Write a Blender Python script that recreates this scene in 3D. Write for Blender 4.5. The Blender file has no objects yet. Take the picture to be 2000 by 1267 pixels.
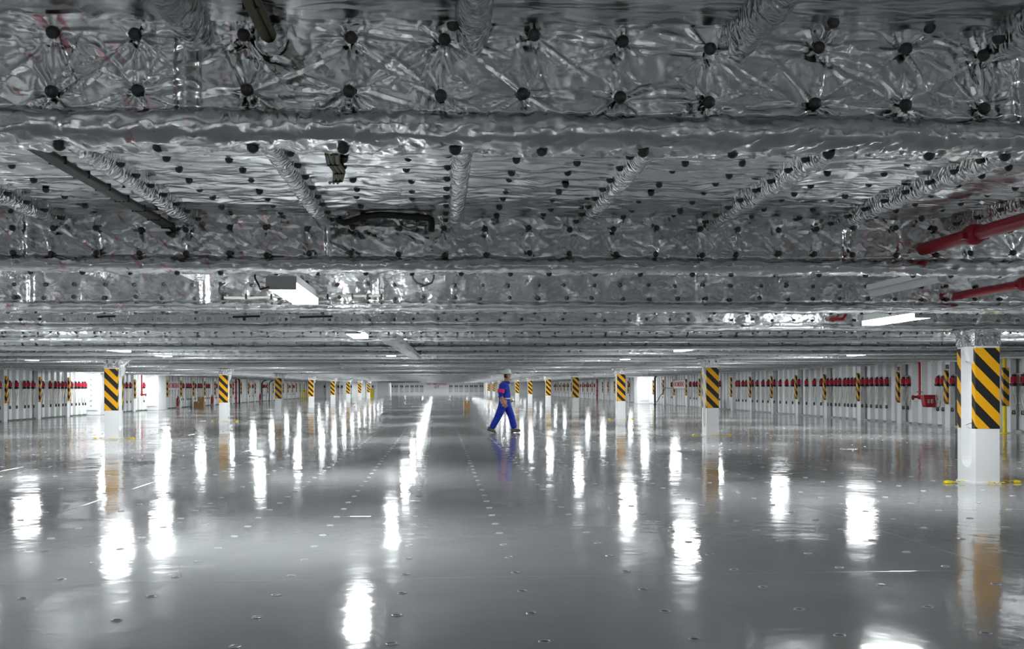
import bpy, bmesh, math, random
import numpy as np
from mathutils import Vector, Matrix
random.seed(7); rng = np.random.default_rng(7)
S = bpy.context.scene
COL = S.collection
PI = math.pi

# ---------------------------------------------------------------- camera
F = 2150.0; PX, PY = 1000.0, 755.6; YAW = math.atan(142/F); ROLL = 0.003
CAM = Vector((0.5, 0.0, 1.28))
fw = Vector((math.sin(YAW), math.cos(YAW), 0)); rt = Vector((math.cos(YAW), -math.sin(YAW), 0)); up = Vector((0, 0, 1))
rc = rt*math.cos(ROLL) - up*math.sin(ROLL); uc = up*math.cos(ROLL) + rt*math.sin(ROLL)
cd = bpy.data.cameras.new('camera'); cam = bpy.data.objects.new('camera', cd); COL.objects.link(cam)
cd.sensor_fit = 'HORIZONTAL'; cd.sensor_width = 36; cd.lens = F/2000*36; cd.shift_y = (PY-633.5)/2000
cd.clip_start = 0.05; cd.clip_end = 400
cam.matrix_world = Matrix(((rc.x, uc.x, -fw.x, CAM.x), (rc.y, uc.y, -fw.y, CAM.y), (rc.z, uc.z, -fw.z, CAM.z), (0, 0, 0, 1)))
S.camera = cam
# ---------------------------------------------------------------- world, exposure
w = bpy.data.worlds.new('world'); S.world = w; w.use_nodes = True
w.node_tree.nodes['Background'].inputs[0].default_value = (0.02, 0.02, 0.02, 1)
w.node_tree.nodes['Background'].inputs[1].default_value = 0.3
S.view_settings.view_transform = 'Standard'; S.view_settings.look = 'None'
S.view_settings.exposure = 1.38; S.view_settings.gamma = 1.0; S.view_settings.use_curve_mapping = False
S.cycles.max_bounces = 4; S.cycles.diffuse_bounces = 2; S.cycles.glossy_bounces = 3; S.cycles.transmission_bounces = 2
S.cycles.adaptive_threshold = 0.1; S.cycles.adaptive_min_samples = 16
LAMP = 34.0            # strength of every fluorescent diffuser

def ray(px, py):
    d = fw + rc*((px-PX)/F) + uc*((PY-py)/F)
    return d
def on_y(px, py, Y):
    d = ray(px, py); return CAM + d*(Y/d.y)
def on_z(px, py, z):
    d = ray(px, py); return CAM + d*((z-CAM.z)/d.z)
def side_y(px, X):     # hall depth at which the image column px meets the plane x = X
    d = ray(px, PY); return d.y*((X-CAM.x)/d.x)

# ---------------------------------------------------------------- materials
def mat(name, col, rough=0.5, metal=0.0, **k):
    m = bpy.data.materials.new(name); m.use_nodes = True
    b = m.node_tree.nodes['Principled BSDF']
    b.inputs['Base Color'].default_value = (*col, 1); b.inputs['Roughness'].default_value = rough; b.inputs['Metallic'].default_value = metal
    for kk, v in k.items(): b.inputs[kk].default_value = v
    return m
def N(m, t, **k):
    n = m.node_tree.nodes.new(t)
    for kk, v in k.items(): setattr(n, kk, v)
    return n
def L(m, a, b): m.node_tree.links.new(a, b)
def M(m, op, a, b=None, c=None):
    n = N(m, 'ShaderNodeMath', operation=op)
    for i, v in enumerate((a, b, c)):
        if v is None: continue
        if isinstance(v, (int, float)): n.inputs[i].default_value = v
        else: L(m, v, n.inputs[i])
    return n.outputs[0]
def mottle(m, scale, lo, hi, detail=4, inp='Base Color'):
    b = m.node_tree.nodes['Principled BSDF']; g = N(m, 'ShaderNodeNewGeometry')
    n = N(m, 'ShaderNodeTexNoise'); n.inputs['Scale'].default_value = scale; n.inputs['Detail'].default_value = detail
    L(m, g.outputs['Position'], n.inputs['Vector'])
    r = N(m, 'ShaderNodeValToRGB'); r.color_ramp.elements[0].position = .3; r.color_ramp.elements[1].position = .7
    r.color_ramp.elements[0].color = (*lo, 1); r.color_ramp.elements[1].color = (*hi, 1)
    L(m, n.outputs['Fac'], r.inputs['Fac']); L(m, r.outputs['Color'], b.inputs[inp])

def foil_mat(name, stretch=(1, 1, 1), amt=0.35, scale=9.0, rough=0.24, col=(.80, .81, .82)):
    m = mat(name, col, rough, 1.0); b = m.node_tree.nodes['Principled BSDF']
    g = N(m, 'ShaderNodeNewGeometry'); mp = N(m, 'ShaderNodeMapping'); mp.inputs['Scale'].default_value = stretch
    L(m, g.outputs['Position'], mp.inputs['Vector'])
    n1 = N(m, 'ShaderNodeTexNoise', noise_type='RIDGED_MULTIFRACTAL'); n1.inputs['Scale'].default_value = scale; n1.inputs['Detail'].default_value = 3; n1.inputs['Distortion'].default_value = .6
    n2 = N(m, 'ShaderNodeTexVoronoi'); n2.inputs['Scale'].default_value = scale*2.1
    n3 = N(m, 'ShaderNodeTexNoise'); n3.inputs['Scale'].default_value = scale*.5; n3.inputs['Detail'].default_value = 2
    wv = N(m, 'ShaderNodeVectorMath', operation='MULTIPLY_ADD')
    L(m, n3.outputs['Color'], wv.inputs[0]); wv.inputs[1].default_value = (.25, .25, .25); L(m, mp.outputs[0], wv.inputs[2])
    L(m, wv.outputs[0], n1.inputs['Vector']); L(m, wv.outputs[0], n2.inputs['Vector']); L(m, mp.outputs[0], n3.inputs['Vector'])
    h = M(m, 'MULTIPLY_ADD', n1.outputs['Fac'], .5, M(m, 'MULTIPLY', n2.outputs['Distance'], .9))
    bp = N(m, 'ShaderNodeBump'); bp.inputs['Strength'].default_value = amt; bp.inputs['Distance'].default_value = .025
    L(m, h, bp.inputs['Height']); L(m, bp.outputs[0], b.inputs['Normal'])
    # scuffed patches of the aluminium sheet
    n4 = N(m, 'ShaderNodeTexNoise'); n4.inputs['Scale'].default_value = 2.3; n4.inputs['Detail'].default_value = 5; L(m, g.outputs['Position'], n4.inputs['Vector'])
    rr = N(m, 'ShaderNodeMapRange'); rr.inputs['To Min'].default_value = rough*.75; rr.inputs['To Max'].default_value = rough*1.5
    L(m, n4.outputs['Fac'], rr.inputs['Value']); L(m, rr.outputs[0], b.inputs['Roughness'])
    return m
MT = {}
MT['foil'] = foil_mat('foil_wrap', amt=.16, scale=9, rough=.19, col=(.86, .87, .88))
MT['foil_far'] = foil_mat('foil_wrap_loose', amt=.55, scale=5, rough=.22, col=(.84, .85, .86))
MT['foil_ceil'] = foil_mat('foil_sheet_pleated', (.55, 1.8, 1), amt=.30, scale=6, rough=.22, col=(.85, .86, .87))
def pink_reflections(m):  # pink reflection streaks painted into the foil's base colour towards the left
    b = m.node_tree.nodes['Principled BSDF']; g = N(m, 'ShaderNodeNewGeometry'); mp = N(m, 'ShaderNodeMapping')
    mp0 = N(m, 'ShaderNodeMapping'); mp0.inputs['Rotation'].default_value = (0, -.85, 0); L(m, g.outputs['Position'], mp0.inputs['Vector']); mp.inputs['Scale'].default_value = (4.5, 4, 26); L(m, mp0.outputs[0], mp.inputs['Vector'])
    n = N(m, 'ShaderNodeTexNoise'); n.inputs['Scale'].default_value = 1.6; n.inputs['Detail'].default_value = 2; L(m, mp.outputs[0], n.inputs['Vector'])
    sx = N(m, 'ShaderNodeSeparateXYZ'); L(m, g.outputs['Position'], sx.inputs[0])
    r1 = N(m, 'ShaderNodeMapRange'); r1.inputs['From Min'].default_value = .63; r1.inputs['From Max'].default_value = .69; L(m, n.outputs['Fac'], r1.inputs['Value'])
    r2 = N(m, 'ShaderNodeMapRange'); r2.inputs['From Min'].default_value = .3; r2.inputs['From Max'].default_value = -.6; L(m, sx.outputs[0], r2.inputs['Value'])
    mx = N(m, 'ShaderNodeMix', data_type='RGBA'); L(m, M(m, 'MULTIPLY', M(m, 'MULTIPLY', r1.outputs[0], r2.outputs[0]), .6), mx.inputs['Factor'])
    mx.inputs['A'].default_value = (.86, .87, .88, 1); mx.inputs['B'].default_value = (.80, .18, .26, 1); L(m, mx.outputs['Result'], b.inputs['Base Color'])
pink_reflections(MT['foil'])
MT['tape'] = foil_mat('foil_tape', amt=.5, scale=14, rough=.2, col=(.86, .87, .88))
MT['pin'] = mat('pin_cap', (.075, .075, .078), .35, .3)
MT['white'] = mat('white_paint', (.80, .81, .81), .35); mottle(MT['white'], .8, (.82, .83, .83), (.88, .885, .885))
MT['wall'] = mat('wall_paint', (.74, .76, .77), .4); mottle(MT['wall'], .5, (.79, .805, .81), (.86, .87, .875))
MT['sill'] = mat('green_kick_strip', (.10, .14, .10), .5)
MT['red'] = mat('red_paint', (.42, .012, .03), .32)
MT['belt_red'] = mat('red_ratchet', (.52, .008, .035), .35)
MT['black'] = mat('black_rubber', (.012, .012, .013), .45)
MT['strap'] = mat('white_webbing', (.70, .68, .60), .8)
MT['steel'] = mat('grey_steel', (.35, .36, .36), .4, .6)
MT['grey'] = mat('grey_paint', (.42, .43, .43), .45)
MT['yellow'] = mat('yellow_paint', (.85, .66, .01), .45)
MT['cable_tan'] = mat('tan_cable', (.17, .16, .10), .5)
MT['cable_dark'] = mat('dark_cable', (.035, .035, .03), .45)
MT['cable_white'] = mat('white_cable', (.72, .71, .65), .5)
MT['card'] = mat('cardboard', (.40, .25, .11), .85); mottle(MT['card'], 6, (.36, .22, .09), (.44, .28, .13))
MT['card_pale'] = mat('pale_carton_side', (.72, .62, .48), .8)
MT['blue'] = mat('blue_coverall', (.006, .030, .36), .8); mottle(MT['blue'], 9, (.005, .022, .30), (.008, .042, .46))
MT['skin'] = mat('skin', (.50, .26, .18), .6)
MT['hair'] = mat('hair', (.02, .016, .013), .7)
MT['pink'] = mat('pink_band', (.75, .01, .16), .6)
MT['helmet'] = mat('helmet_shell', (.80, .83, .82), .3)
MT['shoe'] = mat('shoe_leather', (.10, .10, .075), .6)
MT['ink_red'] = mat('red_lettering', (.55, .02, .05), .6)
MT['ink_black'] = mat('black_lettering', (.02, .02, .02), .6)
MT['plate'] = mat('sign_plate', (.70, .71, .71), .5)
MT['line'] = mat('faded_yellow_line', (.46, .46, .30), .25)
MT['recess'] = mat('dark_recess', (.03, .03, .03), .5)
MT['rim'] = mat('pot_rim', (.42, .43, .44), .18)
def lamp_mat(name, st, col=(.95, .99, 1)):
    m = mat(name, (.9, .9, .9), .4); b = m.node_tree.nodes['Principled BSDF']
    b.inputs['Emission Color'].default_value = (*col, 1); b.inputs['Emission Strength'].default_value = st
    return m
MT['lamp'] = lamp_mat('lit_diffuser', LAMP); MT['lamp'].cycles.emission_sampling = 'FRONT'

def hazard():
    m = mat('hazard_stripes', (.8, .4, .01), .45); b = m.node_tree.nodes['Principled BSDF']
    t = N(m, 'ShaderNodeTexCoord'); s = N(m, 'ShaderNodeSeparateXYZ'); L(m, t.outputs['Object'], s.inputs[0])
    v = M(m, 'SUBTRACT', M(m, 'ADD', s.outputs[0], s.outputs[2]), s.outputs[1])
    f = M(m, 'GREATER_THAN', M(m, 'FRACT', M(m, 'DIVIDE', M(m, 'ADD', v, 3.314), .32)), .5)
    mx = N(m, 'ShaderNodeMix', data_type='RGBA'); L(m, f, mx.inputs['Factor'])
    mx.inputs['A'].default_value = (.86, .42, .004, 1); mx.inputs['B'].default_value = (.018, .016, .016, 1)
    L(m, mx.outputs['Result'], b.inputs['Base Color'])
    return m
MT['hazard'] = hazard()

def floor_mat():
    m = mat('grey_deck_paint', (.30, .31, .315), .12); b = m.node_tree.nodes['Principled BSDF']
    g = N(m, 'ShaderNodeNewGeometry')
    def noise(scale, stretch=(1, 1, 1), detail=3, typ='FBM'):
        mp = N(m, 'ShaderNodeMapping'); mp.inputs['Scale'].default_value = stretch; L(m, g.outputs['Position'], mp.inputs['Vector'])
        n = N(m, 'ShaderNodeTexNoise', noise_type=typ); n.inputs['Scale'].default_value = scale; n.inputs['Detail'].default_value = detail
        L(m, mp.outputs[0], n.inputs['Vector']); return n.outputs['Fac']
    r = N(m, 'ShaderNodeValToRGB'); r.color_ramp.elements[0].position = .3; r.color_ramp.elements[1].position = .72
    r.color_ramp.elements[0].color = (.27, .28, .285, 1); r.color_ramp.elements[1].color = (.35, .355, .36, 1)
    L(m, noise(.45, detail=6), r.inputs['Fac']); L(m, r.outputs['Color'], b.inputs['Base Color'])
    rr = N(m, 'ShaderNodeMapRange'); rr.inputs['From Min'].default_value = .3; rr.inputs['From Max'].default_value = .7
    rr.inputs['To Min'].default_value = .055; rr.inputs['To Max'].default_value = .14
    L(m, noise(.8, (1, .5, 1), 5), rr.inputs['Value']); L(m, rr.outputs[0], b.inputs['Roughness'])
    h = M(m, 'ADD', M(m, 'MULTIPLY', noise(1.1, (1, .8, 1), 2), .018), M(m, 'MULTIPLY', noise(4.5, (1, .8, 1), 2), .0052))
    bp = N(m, 'ShaderNodeBump'); bp.inputs['Strength'].default_value = .55; bp.inputs['Distance'].default_value = 1.0
    L(m, h, bp.inputs['Height']); L(m, bp.outputs[0], b.inputs['Normal'])
    return m
MT['floor'] = floor_mat()

# ---------------------------------------------------------------- mesh helpers
class MB:
    def __init__(s): s.v = []; s.f = []; s.m = []; s.sm = []
    def add(s, vs, fs, mi=0, smooth=False):
        o = len(s.v); s.v += [tuple(p) for p in vs]
        for f in fs: s.f.append(tuple(i+o for i in f)); s.m.append(mi); s.sm.append(smooth)
        return s
    def box(s, c, d, mi=0, rot=None, taper=1.0):
        vs = []
        for sz in (-1, 1):
            k = taper if sz > 0 else 1
            for sx, sy in ((-1, -1), (1, -1), (1, 1), (-1, 1)):
                p = Vector((sx*d[0]/2*k, sy*d[1]/2*k, sz*d[2]/2))
                if rot is not None: p = rot @ p
                vs.append(p+Vector(c))
        return s.add(vs, [(3, 2, 1, 0), (4, 5, 6, 7), (0, 1, 5, 4), (1, 2, 6, 5), (2, 3, 7, 6), (3, 0, 4, 7)], mi)
    def tube(s, pts, r, n=8, mi=0, cap=True):
        pts = [Vector(p) for p in pts]; rs = r if isinstance(r, (list, tuple)) else [r]*len(pts)
        vs = []; a0 = None
        for i, p in enumerate(pts):
            t = (pts[min(i+1, len(pts)-1)]-pts[max(i-1, 0)]).normalized()
            if a0 is None: a0 = Vector((0, 0, 1)) if abs(t.z) < .9 else Vector((1, 0, 0))
            a = (a0 - t*a0.dot(t)).normalized(); b = t.cross(a); a0 = a
            for k in range(n):
                q = 2*PI*k/n; vs.append(p+(a*math.cos(q)+b*math.sin(q))*rs[i])
        fs = [(i*n+k, i*n+(k+1) % n, (i+1)*n+(k+1) % n, (i+1)*n+k) for i in range(len(pts)-1) for k in range(n)]
        s.add(vs, fs, mi, True)
        if cap: s.add(vs[:n], [tuple(range(n))[::-1]], mi); s.add(vs[-n:], [tuple(range(n))], mi)
        return s
    def lathe(s, prof, c=(0, 0, 0), n=12, mi=0, axis='z', sgn=1):
        vs = []
        for r, z in prof:
            for k in range(n):
                q = 2*PI*k/n; x, y = r*math.cos(q), r*math.sin(q)
                p = {'z': (x, y, z*sgn), 'y': (x, z*sgn, y), 'x': (z*sgn, x, y)}[axis]
                vs.append((p[0]+c[0], p[1]+c[1], p[2]+c[2]))
        fs = [(i*n+k, i*n+(k+1) % n, (i+1)*n+(k+1) % n, (i+1)*n+k) for i in range(len(prof)-1) for k in range(n)]
        return s.add(vs, fs, mi, True)
    def prism(s, poly, axis, a, b, mi=0):   # poly in the two other axes
        def P(u, v, t): return {'x': (t, u, v), 'y': (u, t, v), 'z': (u, v, t)}[axis]
        n = len(poly); vs = [P(u, v, a) for u, v in poly]+[P(u, v, b) for u, v in poly]
        fs = [tuple(range(n))[::-1], tuple(range(n, 2*n))]+[(i, (i+1) % n, n+(i+1) % n, n+i) for i in range(n)]
        return s.add(vs, fs, mi)
    def grid(s, P, mi=0):       # P: array (a, b, 3)
        a, b, _ = P.shape; o = len(s.v); s.v += [tuple(p) for p in P.reshape(-1, 3).tolist()]
        for i in range(a-1):
            for j in range(b-1):
                q = o+i*b+j; s.f.append((q, q+1, q+b+1, q+b)); s.m.append(mi); s.sm.append(True)
        return s
    def mesh(s, name, mats):
        me = bpy.data.meshes.new(name); me.from_pydata(s.v, [], s.f)
        for m in (mats if isinstance(mats, (list, tuple)) else [mats]): me.materials.append(MT[m])
        me.polygons.foreach_set('material_index', s.m); me.polygons.foreach_set('use_smooth', s.sm)
        bm = bmesh.new(); bm.from_mesh(me)
        if len(bm.faces) < 20000: bmesh.ops.recalc_face_normals(bm, faces=bm.faces)
        bm.to_mesh(me); bm.free(); me.update()
        return me
    def build(s, name, mats, parent=None, loc=None):
        return put(name, s.mesh(name, mats), parent, loc)
def put(name, me, parent=None, loc=None, rot=None):
    o = bpy.data.objects.new(name, me); COL.objects.link(o)
    if parent is not None: o.parent = parent
    if loc is not None: o.location = loc
    if rot is not None: o.rotation_euler = rot
    return o
def empty(name, loc=(0, 0, 0), rz=0):
    o = bpy.data.objects.new(name, None); COL.objects.link(o); o.location = loc; o.rotation_euler = (0, 0, rz); o.empty_display_size = .1
    return o
def tag(o, label=None, cat=None, group=None, kind=None):
    if label: o['label'] = label
    if cat: o['category'] = cat
    if group: o['group'] = group
    if kind: o['kind'] = kind
    return o
KIDS = {}
def copy_tree(o, parent=None):
    c = o.copy(); COL.objects.link(c); c.parent = parent
    for ch in [x for x in o.children]: copy_tree(ch, c)
    return c
ORD = ['zeroth', 'first', 'second', 'third', 'fourth', 'fifth', 'sixth', 'seventh', 'eighth', 'ninth', 'tenth', 'eleventh', 'twelfth', 'thirteenth',
       'fourteenth', 'fifteenth', 'sixteenth', 'seventeenth', 'eighteenth', 'nineteenth', 'twentieth', 'twenty-first', 'twenty-second', 'twenty-third', 'twenty-fourth', 'twenty-fifth', 'twenty-sixth']
TEXTS = []
def text_mesh(name, body, size, matname, parent, loc, rot, depth=.004, align='CENTER'):
    cu = bpy.data.curves.new(name, 'FONT'); cu.body = body; cu.size = size; cu.extrude = depth; cu.align_x = align; cu.align_y = 'CENTER'; cu.offset = size*.012
    t = bpy.data.objects.new(name, cu); COL.objects.link(t)
    bpy.context.view_layer.update()
    me = bpy.data.meshes.new_from_object(t.evaluated_get(bpy.context.evaluated_depsgraph_get()))
    bpy.data.objects.remove(t); me.materials.clear(); me.materials.append(MT[matname])
    return put(name, me, parent, loc, rot)

# ---------------------------------------------------------------- noise for crumpled foil
TAB = rng.random((256, 256))
def vnoise(x, y, s=0):
    xi = np.floor(x).astype(int); yi = np.floor(y).astype(int); fx = x-xi; fy = y-yi
    fx = fx*fx*(3-2*fx); fy = fy*fy*(3-2*fy); xi += s*37; yi += s*91
    t = lambda a, b: TAB[a & 255, b & 255]
    return (t(xi, yi)*(1-fx)+t(xi+1, yi)*fx)*(1-fy)+(t(xi, yi+1)*(1-fx)+t(xi+1, yi+1)*fx)*fy
def ridged(x, y, oct=3, s=0):
    h = 0; a = 1
    for i in range(oct):
        wx = x+.5*vnoise(x*.7, y*.7, s+11+i); wy = y+.5*vnoise(x*.7, y*.7, s+23+i)
        h = h+a*(1-2*np.abs(vnoise(wx, wy, s+i)-.5)*1.0)**2; a *= .5; x = x*2.03; y = y*2.03
    return h
def tufts(U, V, pins, r=.2, pull=.022, fold=.010):
    """height of a quilted sheet: pulled in at every pin, with sharp radial folds"""
    H = np.zeros_like(U); u0 = U[0, 0]; v0 = V[0, 0]; du = (U[-1, 0]-U[0, 0])/(U.shape[0]-1); dv = (V[0, -1]-V[0, 0])/(V.shape[1]-1)
    for pu, pv in pins:
        a, b = sorted((int((pu-r-u0)/du), int((pu+r-u0)/du))); c, d = sorted((int((pv-r-v0)/dv), int((pv+r-v0)/dv)))
        a = max(a, 0); c = max(c, 0); b = min(b+1, U.shape[0]); d = min(d+1, U.shape[1])
        if b <= a or d <= c: continue
        x = U[a:b, c:d]-pu; y = V[a:b, c:d]-pv; R = np.hypot(x, y)+1e-4; ph = np.arctan2(y, x)
        h = -pull*np.exp(-(R/.06)**2)
        for j in range(19):
            p0 = random.uniform(-PI, PI); wd = random.uniform(.03, .11); ln = random.choice((.05, .08, .13, .17))*random.uniform(.8, 1.2); am = fold*random.uniform(.5, 1.5)*random.choice((1, 1, -.8))
            dp = np.abs((ph-p0+PI) % (2*PI)-PI)
            h = h+am*np.clip(1-dp*R/(wd*.09+.16*R*wd), 0, 1)*np.exp(-(R/ln)**2)*np.clip(R/.02, 0, 1)
        H[a:b, c:d] += h
    return H
def folds(U, V, segs, wd=.012):
    H = np.zeros_like(U)
    for (x0, y0), (x1, y1), am in segs:
        dx, dy = x1-x0, y1-y0; l2 = dx*dx+dy*dy
        t = ((U-x0)*dx+(V-y0)*dy)/l2; tc = np.clip(t, 0, 1)
        d = np.hypot(U-x0-tc*dx, V-y0-tc*dy); H += am*np.clip(1-d/wd, 0, 1)*np.sin(PI*tc)**.5
    return H

# ================================================================ SETTING
Y0, Y1 = -16.0, 183.0
HW = 16.1                 # inner face of the web posts
ZB, ZC = 2.0, 2.36        # underside of the beams, foil under the deck plate
BY = [3.3+3.6*k for k in range(-5, 50)]

fl = MB().box((0, (Y0+Y1)/2, -.05), (33.4, Y1-Y0+.8, .10)).build('floor', 'floor'); tag(fl, 'glossy grey painted steel deck floor', 'floor', kind='structure')
sm = MB().prism([(-.02, -.001), (.02, -.001), (.006, .0009), (-.006, .0009)], 'x', -.5, .5).mesh('weld_seam', 'floor')
for k in range(-1, 10):
    o = put('weld_seam', sm, fl, (0, 7.42+3.6*k if k < 3 else 7.42+7.2*(k-1), 0)); o.scale = (32.6, 1, 1)
for x in (-9.4, -6.3, -3.4, 4.4, 10.8):
    o = put('weld_seam', sm, fl, (x, 50, 0), (0, 0, PI/2)); o.scale = (118, 1, 1)
MB().box((0, 28.2, .0008), (31, .07, .0016)).build('lane_line', 'line', fl)['label'] = 'thin faded yellow line across deck'

ce = MB().box((0, (Y0+Y1)/2, ZC+.075), (33.4, Y1-Y0+.8, .10)).build('ceiling', 'foil_far'); tag(ce, 'foil-clad underside of the deck above', 'ceiling', kind='structure')

# side walls with frames, posts and kick strips
fr_me = MB().prism([(-.20, 0), (.20, 0), (.14, .17), (-.14, .17)], 'z', 0, 2.3).mesh('wall_frame', 'wall')     # u = along, v = out; turned into place
post_me = MB().box((0, 0, 1.17), (.16, .34, 2.34)).mesh('web_post', 'wall')
band_me = MB().box((0, 0, 0), (.166, .20, 1.05)).mesh('hazard_band', 'hazard')
POSTS = {-1: [43.65+3.6*k for k in range(-15, 39)], 1: [29.5+3.6*k for k in range(-11, 42)]}
WALL = {}; NTRIM = 0
for sd, nm in ((-1, 'wall_left'), (1, 'wall_right')):
    wl = MB().box((sd*(HW+.40), (Y0+Y1)/2, 1.2), (.10, Y1-Y0, 2.5)).build(nm, 'wall'); tag(wl, 'white steel side wall with vertical frames, %s side' % ('left' if sd < 0 else 'right'), 'wall', kind='structure'); WALL[sd] = wl
    for y in POSTS[sd]:
        if y < Y0+.5 or y > Y1-1: continue
        NTRIM += 1
        p = put('trim_%d' % NTRIM, post_me, None, (sd*(HW+.17), y, 0)); tag(p, 'white wall post with striped band, %s side' % ('left' if sd < 0 else 'right'), 'post', kind='structure')
        if 14 < y < 150: put('hazard_band', band_me, p, (-sd*.075, 0, 1.24))
        for q in (.72, 1.44, 2.16, 2.88): put('wall_frame', fr_me, wl, (sd*(HW+.35), y+q, 0), (0, 0, sd*PI/2))
    MB().box((sd*(HW+.33), (Y0+Y1)/2, .03), (.3, Y1-Y0, .06)).build('kick_strip', 'sill' if sd < 0 else 'grey', wl)

wf = MB().box((0, Y1+.05, 1.2), (33.2, .10, 2.5)).build('wall_far', 'wall'); tag(wf, 'white far bulkhead at the aft end', 'wall', kind='structure')
rib_me = MB().box((0, 0, 1.15), (.07, .10, 2.3)).mesh('wall_frame', 'wall')
MB().tube([(-7.2, Y1-.11, 1.64), (7.7, Y1-.11, 1.64)], .012, 6).build('hanging_rail', 'wall', wf)
for k in range(-9, 10): put('wall_frame', rib_me, wf, (k*.86-.43, Y1-.05, 0))
wb = MB().box((0, Y0-.05, 1.2), (33.2, .10, 2.5)).build('wall_back', 'wall'); tag(wb, 'white bulkhead behind the viewpoint', 'wall', kind='structure')
# casing blocks at the aft corners
cb = MB().box((-11.9, 161, 1.15), (9.2, 44, 2.3)).build('wall_aft_left', 'white'); tag(cb, 'white casing block filling the far left corner', 'wall', kind='structure')
MB().tube([(-15.8, 138.885, 1.61), (-7.4, 138.885, 1.61)], .012, 6).build('hanging_rail', 'wall', cb)
for x in (-15.2, -13.6, -12.0, -10.4, -8.8): MB().box((x, 138.95, 1.1), (.12, .12, 2.2)).build('wall_frame', 'wall', cb)
cb2 = MB().box((12.1, 172, 1.15), (8.6, 22, 2.3)).build('wall_aft_right', 'white'); tag(cb2, 'white casing block filling the far right corner', 'wall', kind='structure')
# stair casings that stand out from the side walls
def casing(sd, y, wdt, dep, n, zl=0.0):
    c = MB().box((sd*(HW+.35-wdt/2), y+dep/2, 1.16), (wdt, dep, 2.3)).build('wall_casing_%d' % n, 'white'); tag(c, ('white bolted door casing just behind the nearest left pillar', 'white stair casing beside the tall red pipe on left wall', 'white stair casing by the handrail on right wall')[n-1], 'wall', kind='structure')
    fx = sd*(HW+.35-wdt/2)
    MB().box((fx, y-.02, 1.12), (wdt*.72, .04, 1.75)).build('door_leaf', 'white', c)
    if n == 1:
        for k in range(6): MB().lathe([(.03, 0), (.03, .03), (.0, .035)], (fx, y-.04, .45+.25*k), 8, axis='y', sgn=-1).build('bolt', 'steel', c)
    return c
casing(-1, 53.7, .80, 1.0, 1)
casing(-1, 64.6, .80, 1.8, 2)
casing(1, 82.0, 1.05, 1.6, 3)

# ---------------------------------------------------------------- pins
pin_me = MB().lathe([(.019, -.004), (.0185, .002), (.0165, .009), (.012, .0145), (.006, .0175), (.0, .0185)], n=12).mesh('insulation_pin', 'pin')
def pin(parent, p, rot): return put('insulation_pin', pin_me, parent, p, rot)
FRONT = (PI/2, 0, 0); DOWN = (PI, 0, 0)

# ---------------------------------------------------------------- foil-wrapped deck beams
def far_beam_mesh(seed, seg=260, x0=-16.4, x1=16.4):
    r = np.random.default_rng(seed)
    prof = [(-.07, 2.40), (-.072, 2.28), (-.075, 2.16), (-.08, 2.085), (-.13, 2.075), (-.16, 2.05), (-.155, 2.015), (-.12, 2.0), (0, 1.995), (.12, 2.0), (.155, 2.015), (.16, 2.05), (.08, 2.085), (.07, 2.40)]
    xs = np.linspace(x0, x1, seg); P = np.zeros((seg, len(prof), 3))
    for j, (y, z) in enumerate(prof):
        a = .010 if 0 < j < len(prof)-1 else 0
        P[:, j, 0] = xs; P[:, j, 1] = y+a*(r.random(seg)-.5)*2; P[:, j, 2] = z+a*.8*(r.random(seg)-.5)*(0 if j in (0, len(prof)-1) else 1)
    return MB().grid(P).mesh('foil_wrap', 'foil_far')
FAR = [far_beam_mesh(s) for s in range(3)]
far_core = MB().box((0, 0, 2.2), (32.6, .06, .36)).mesh('web_core', 'grey')

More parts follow.
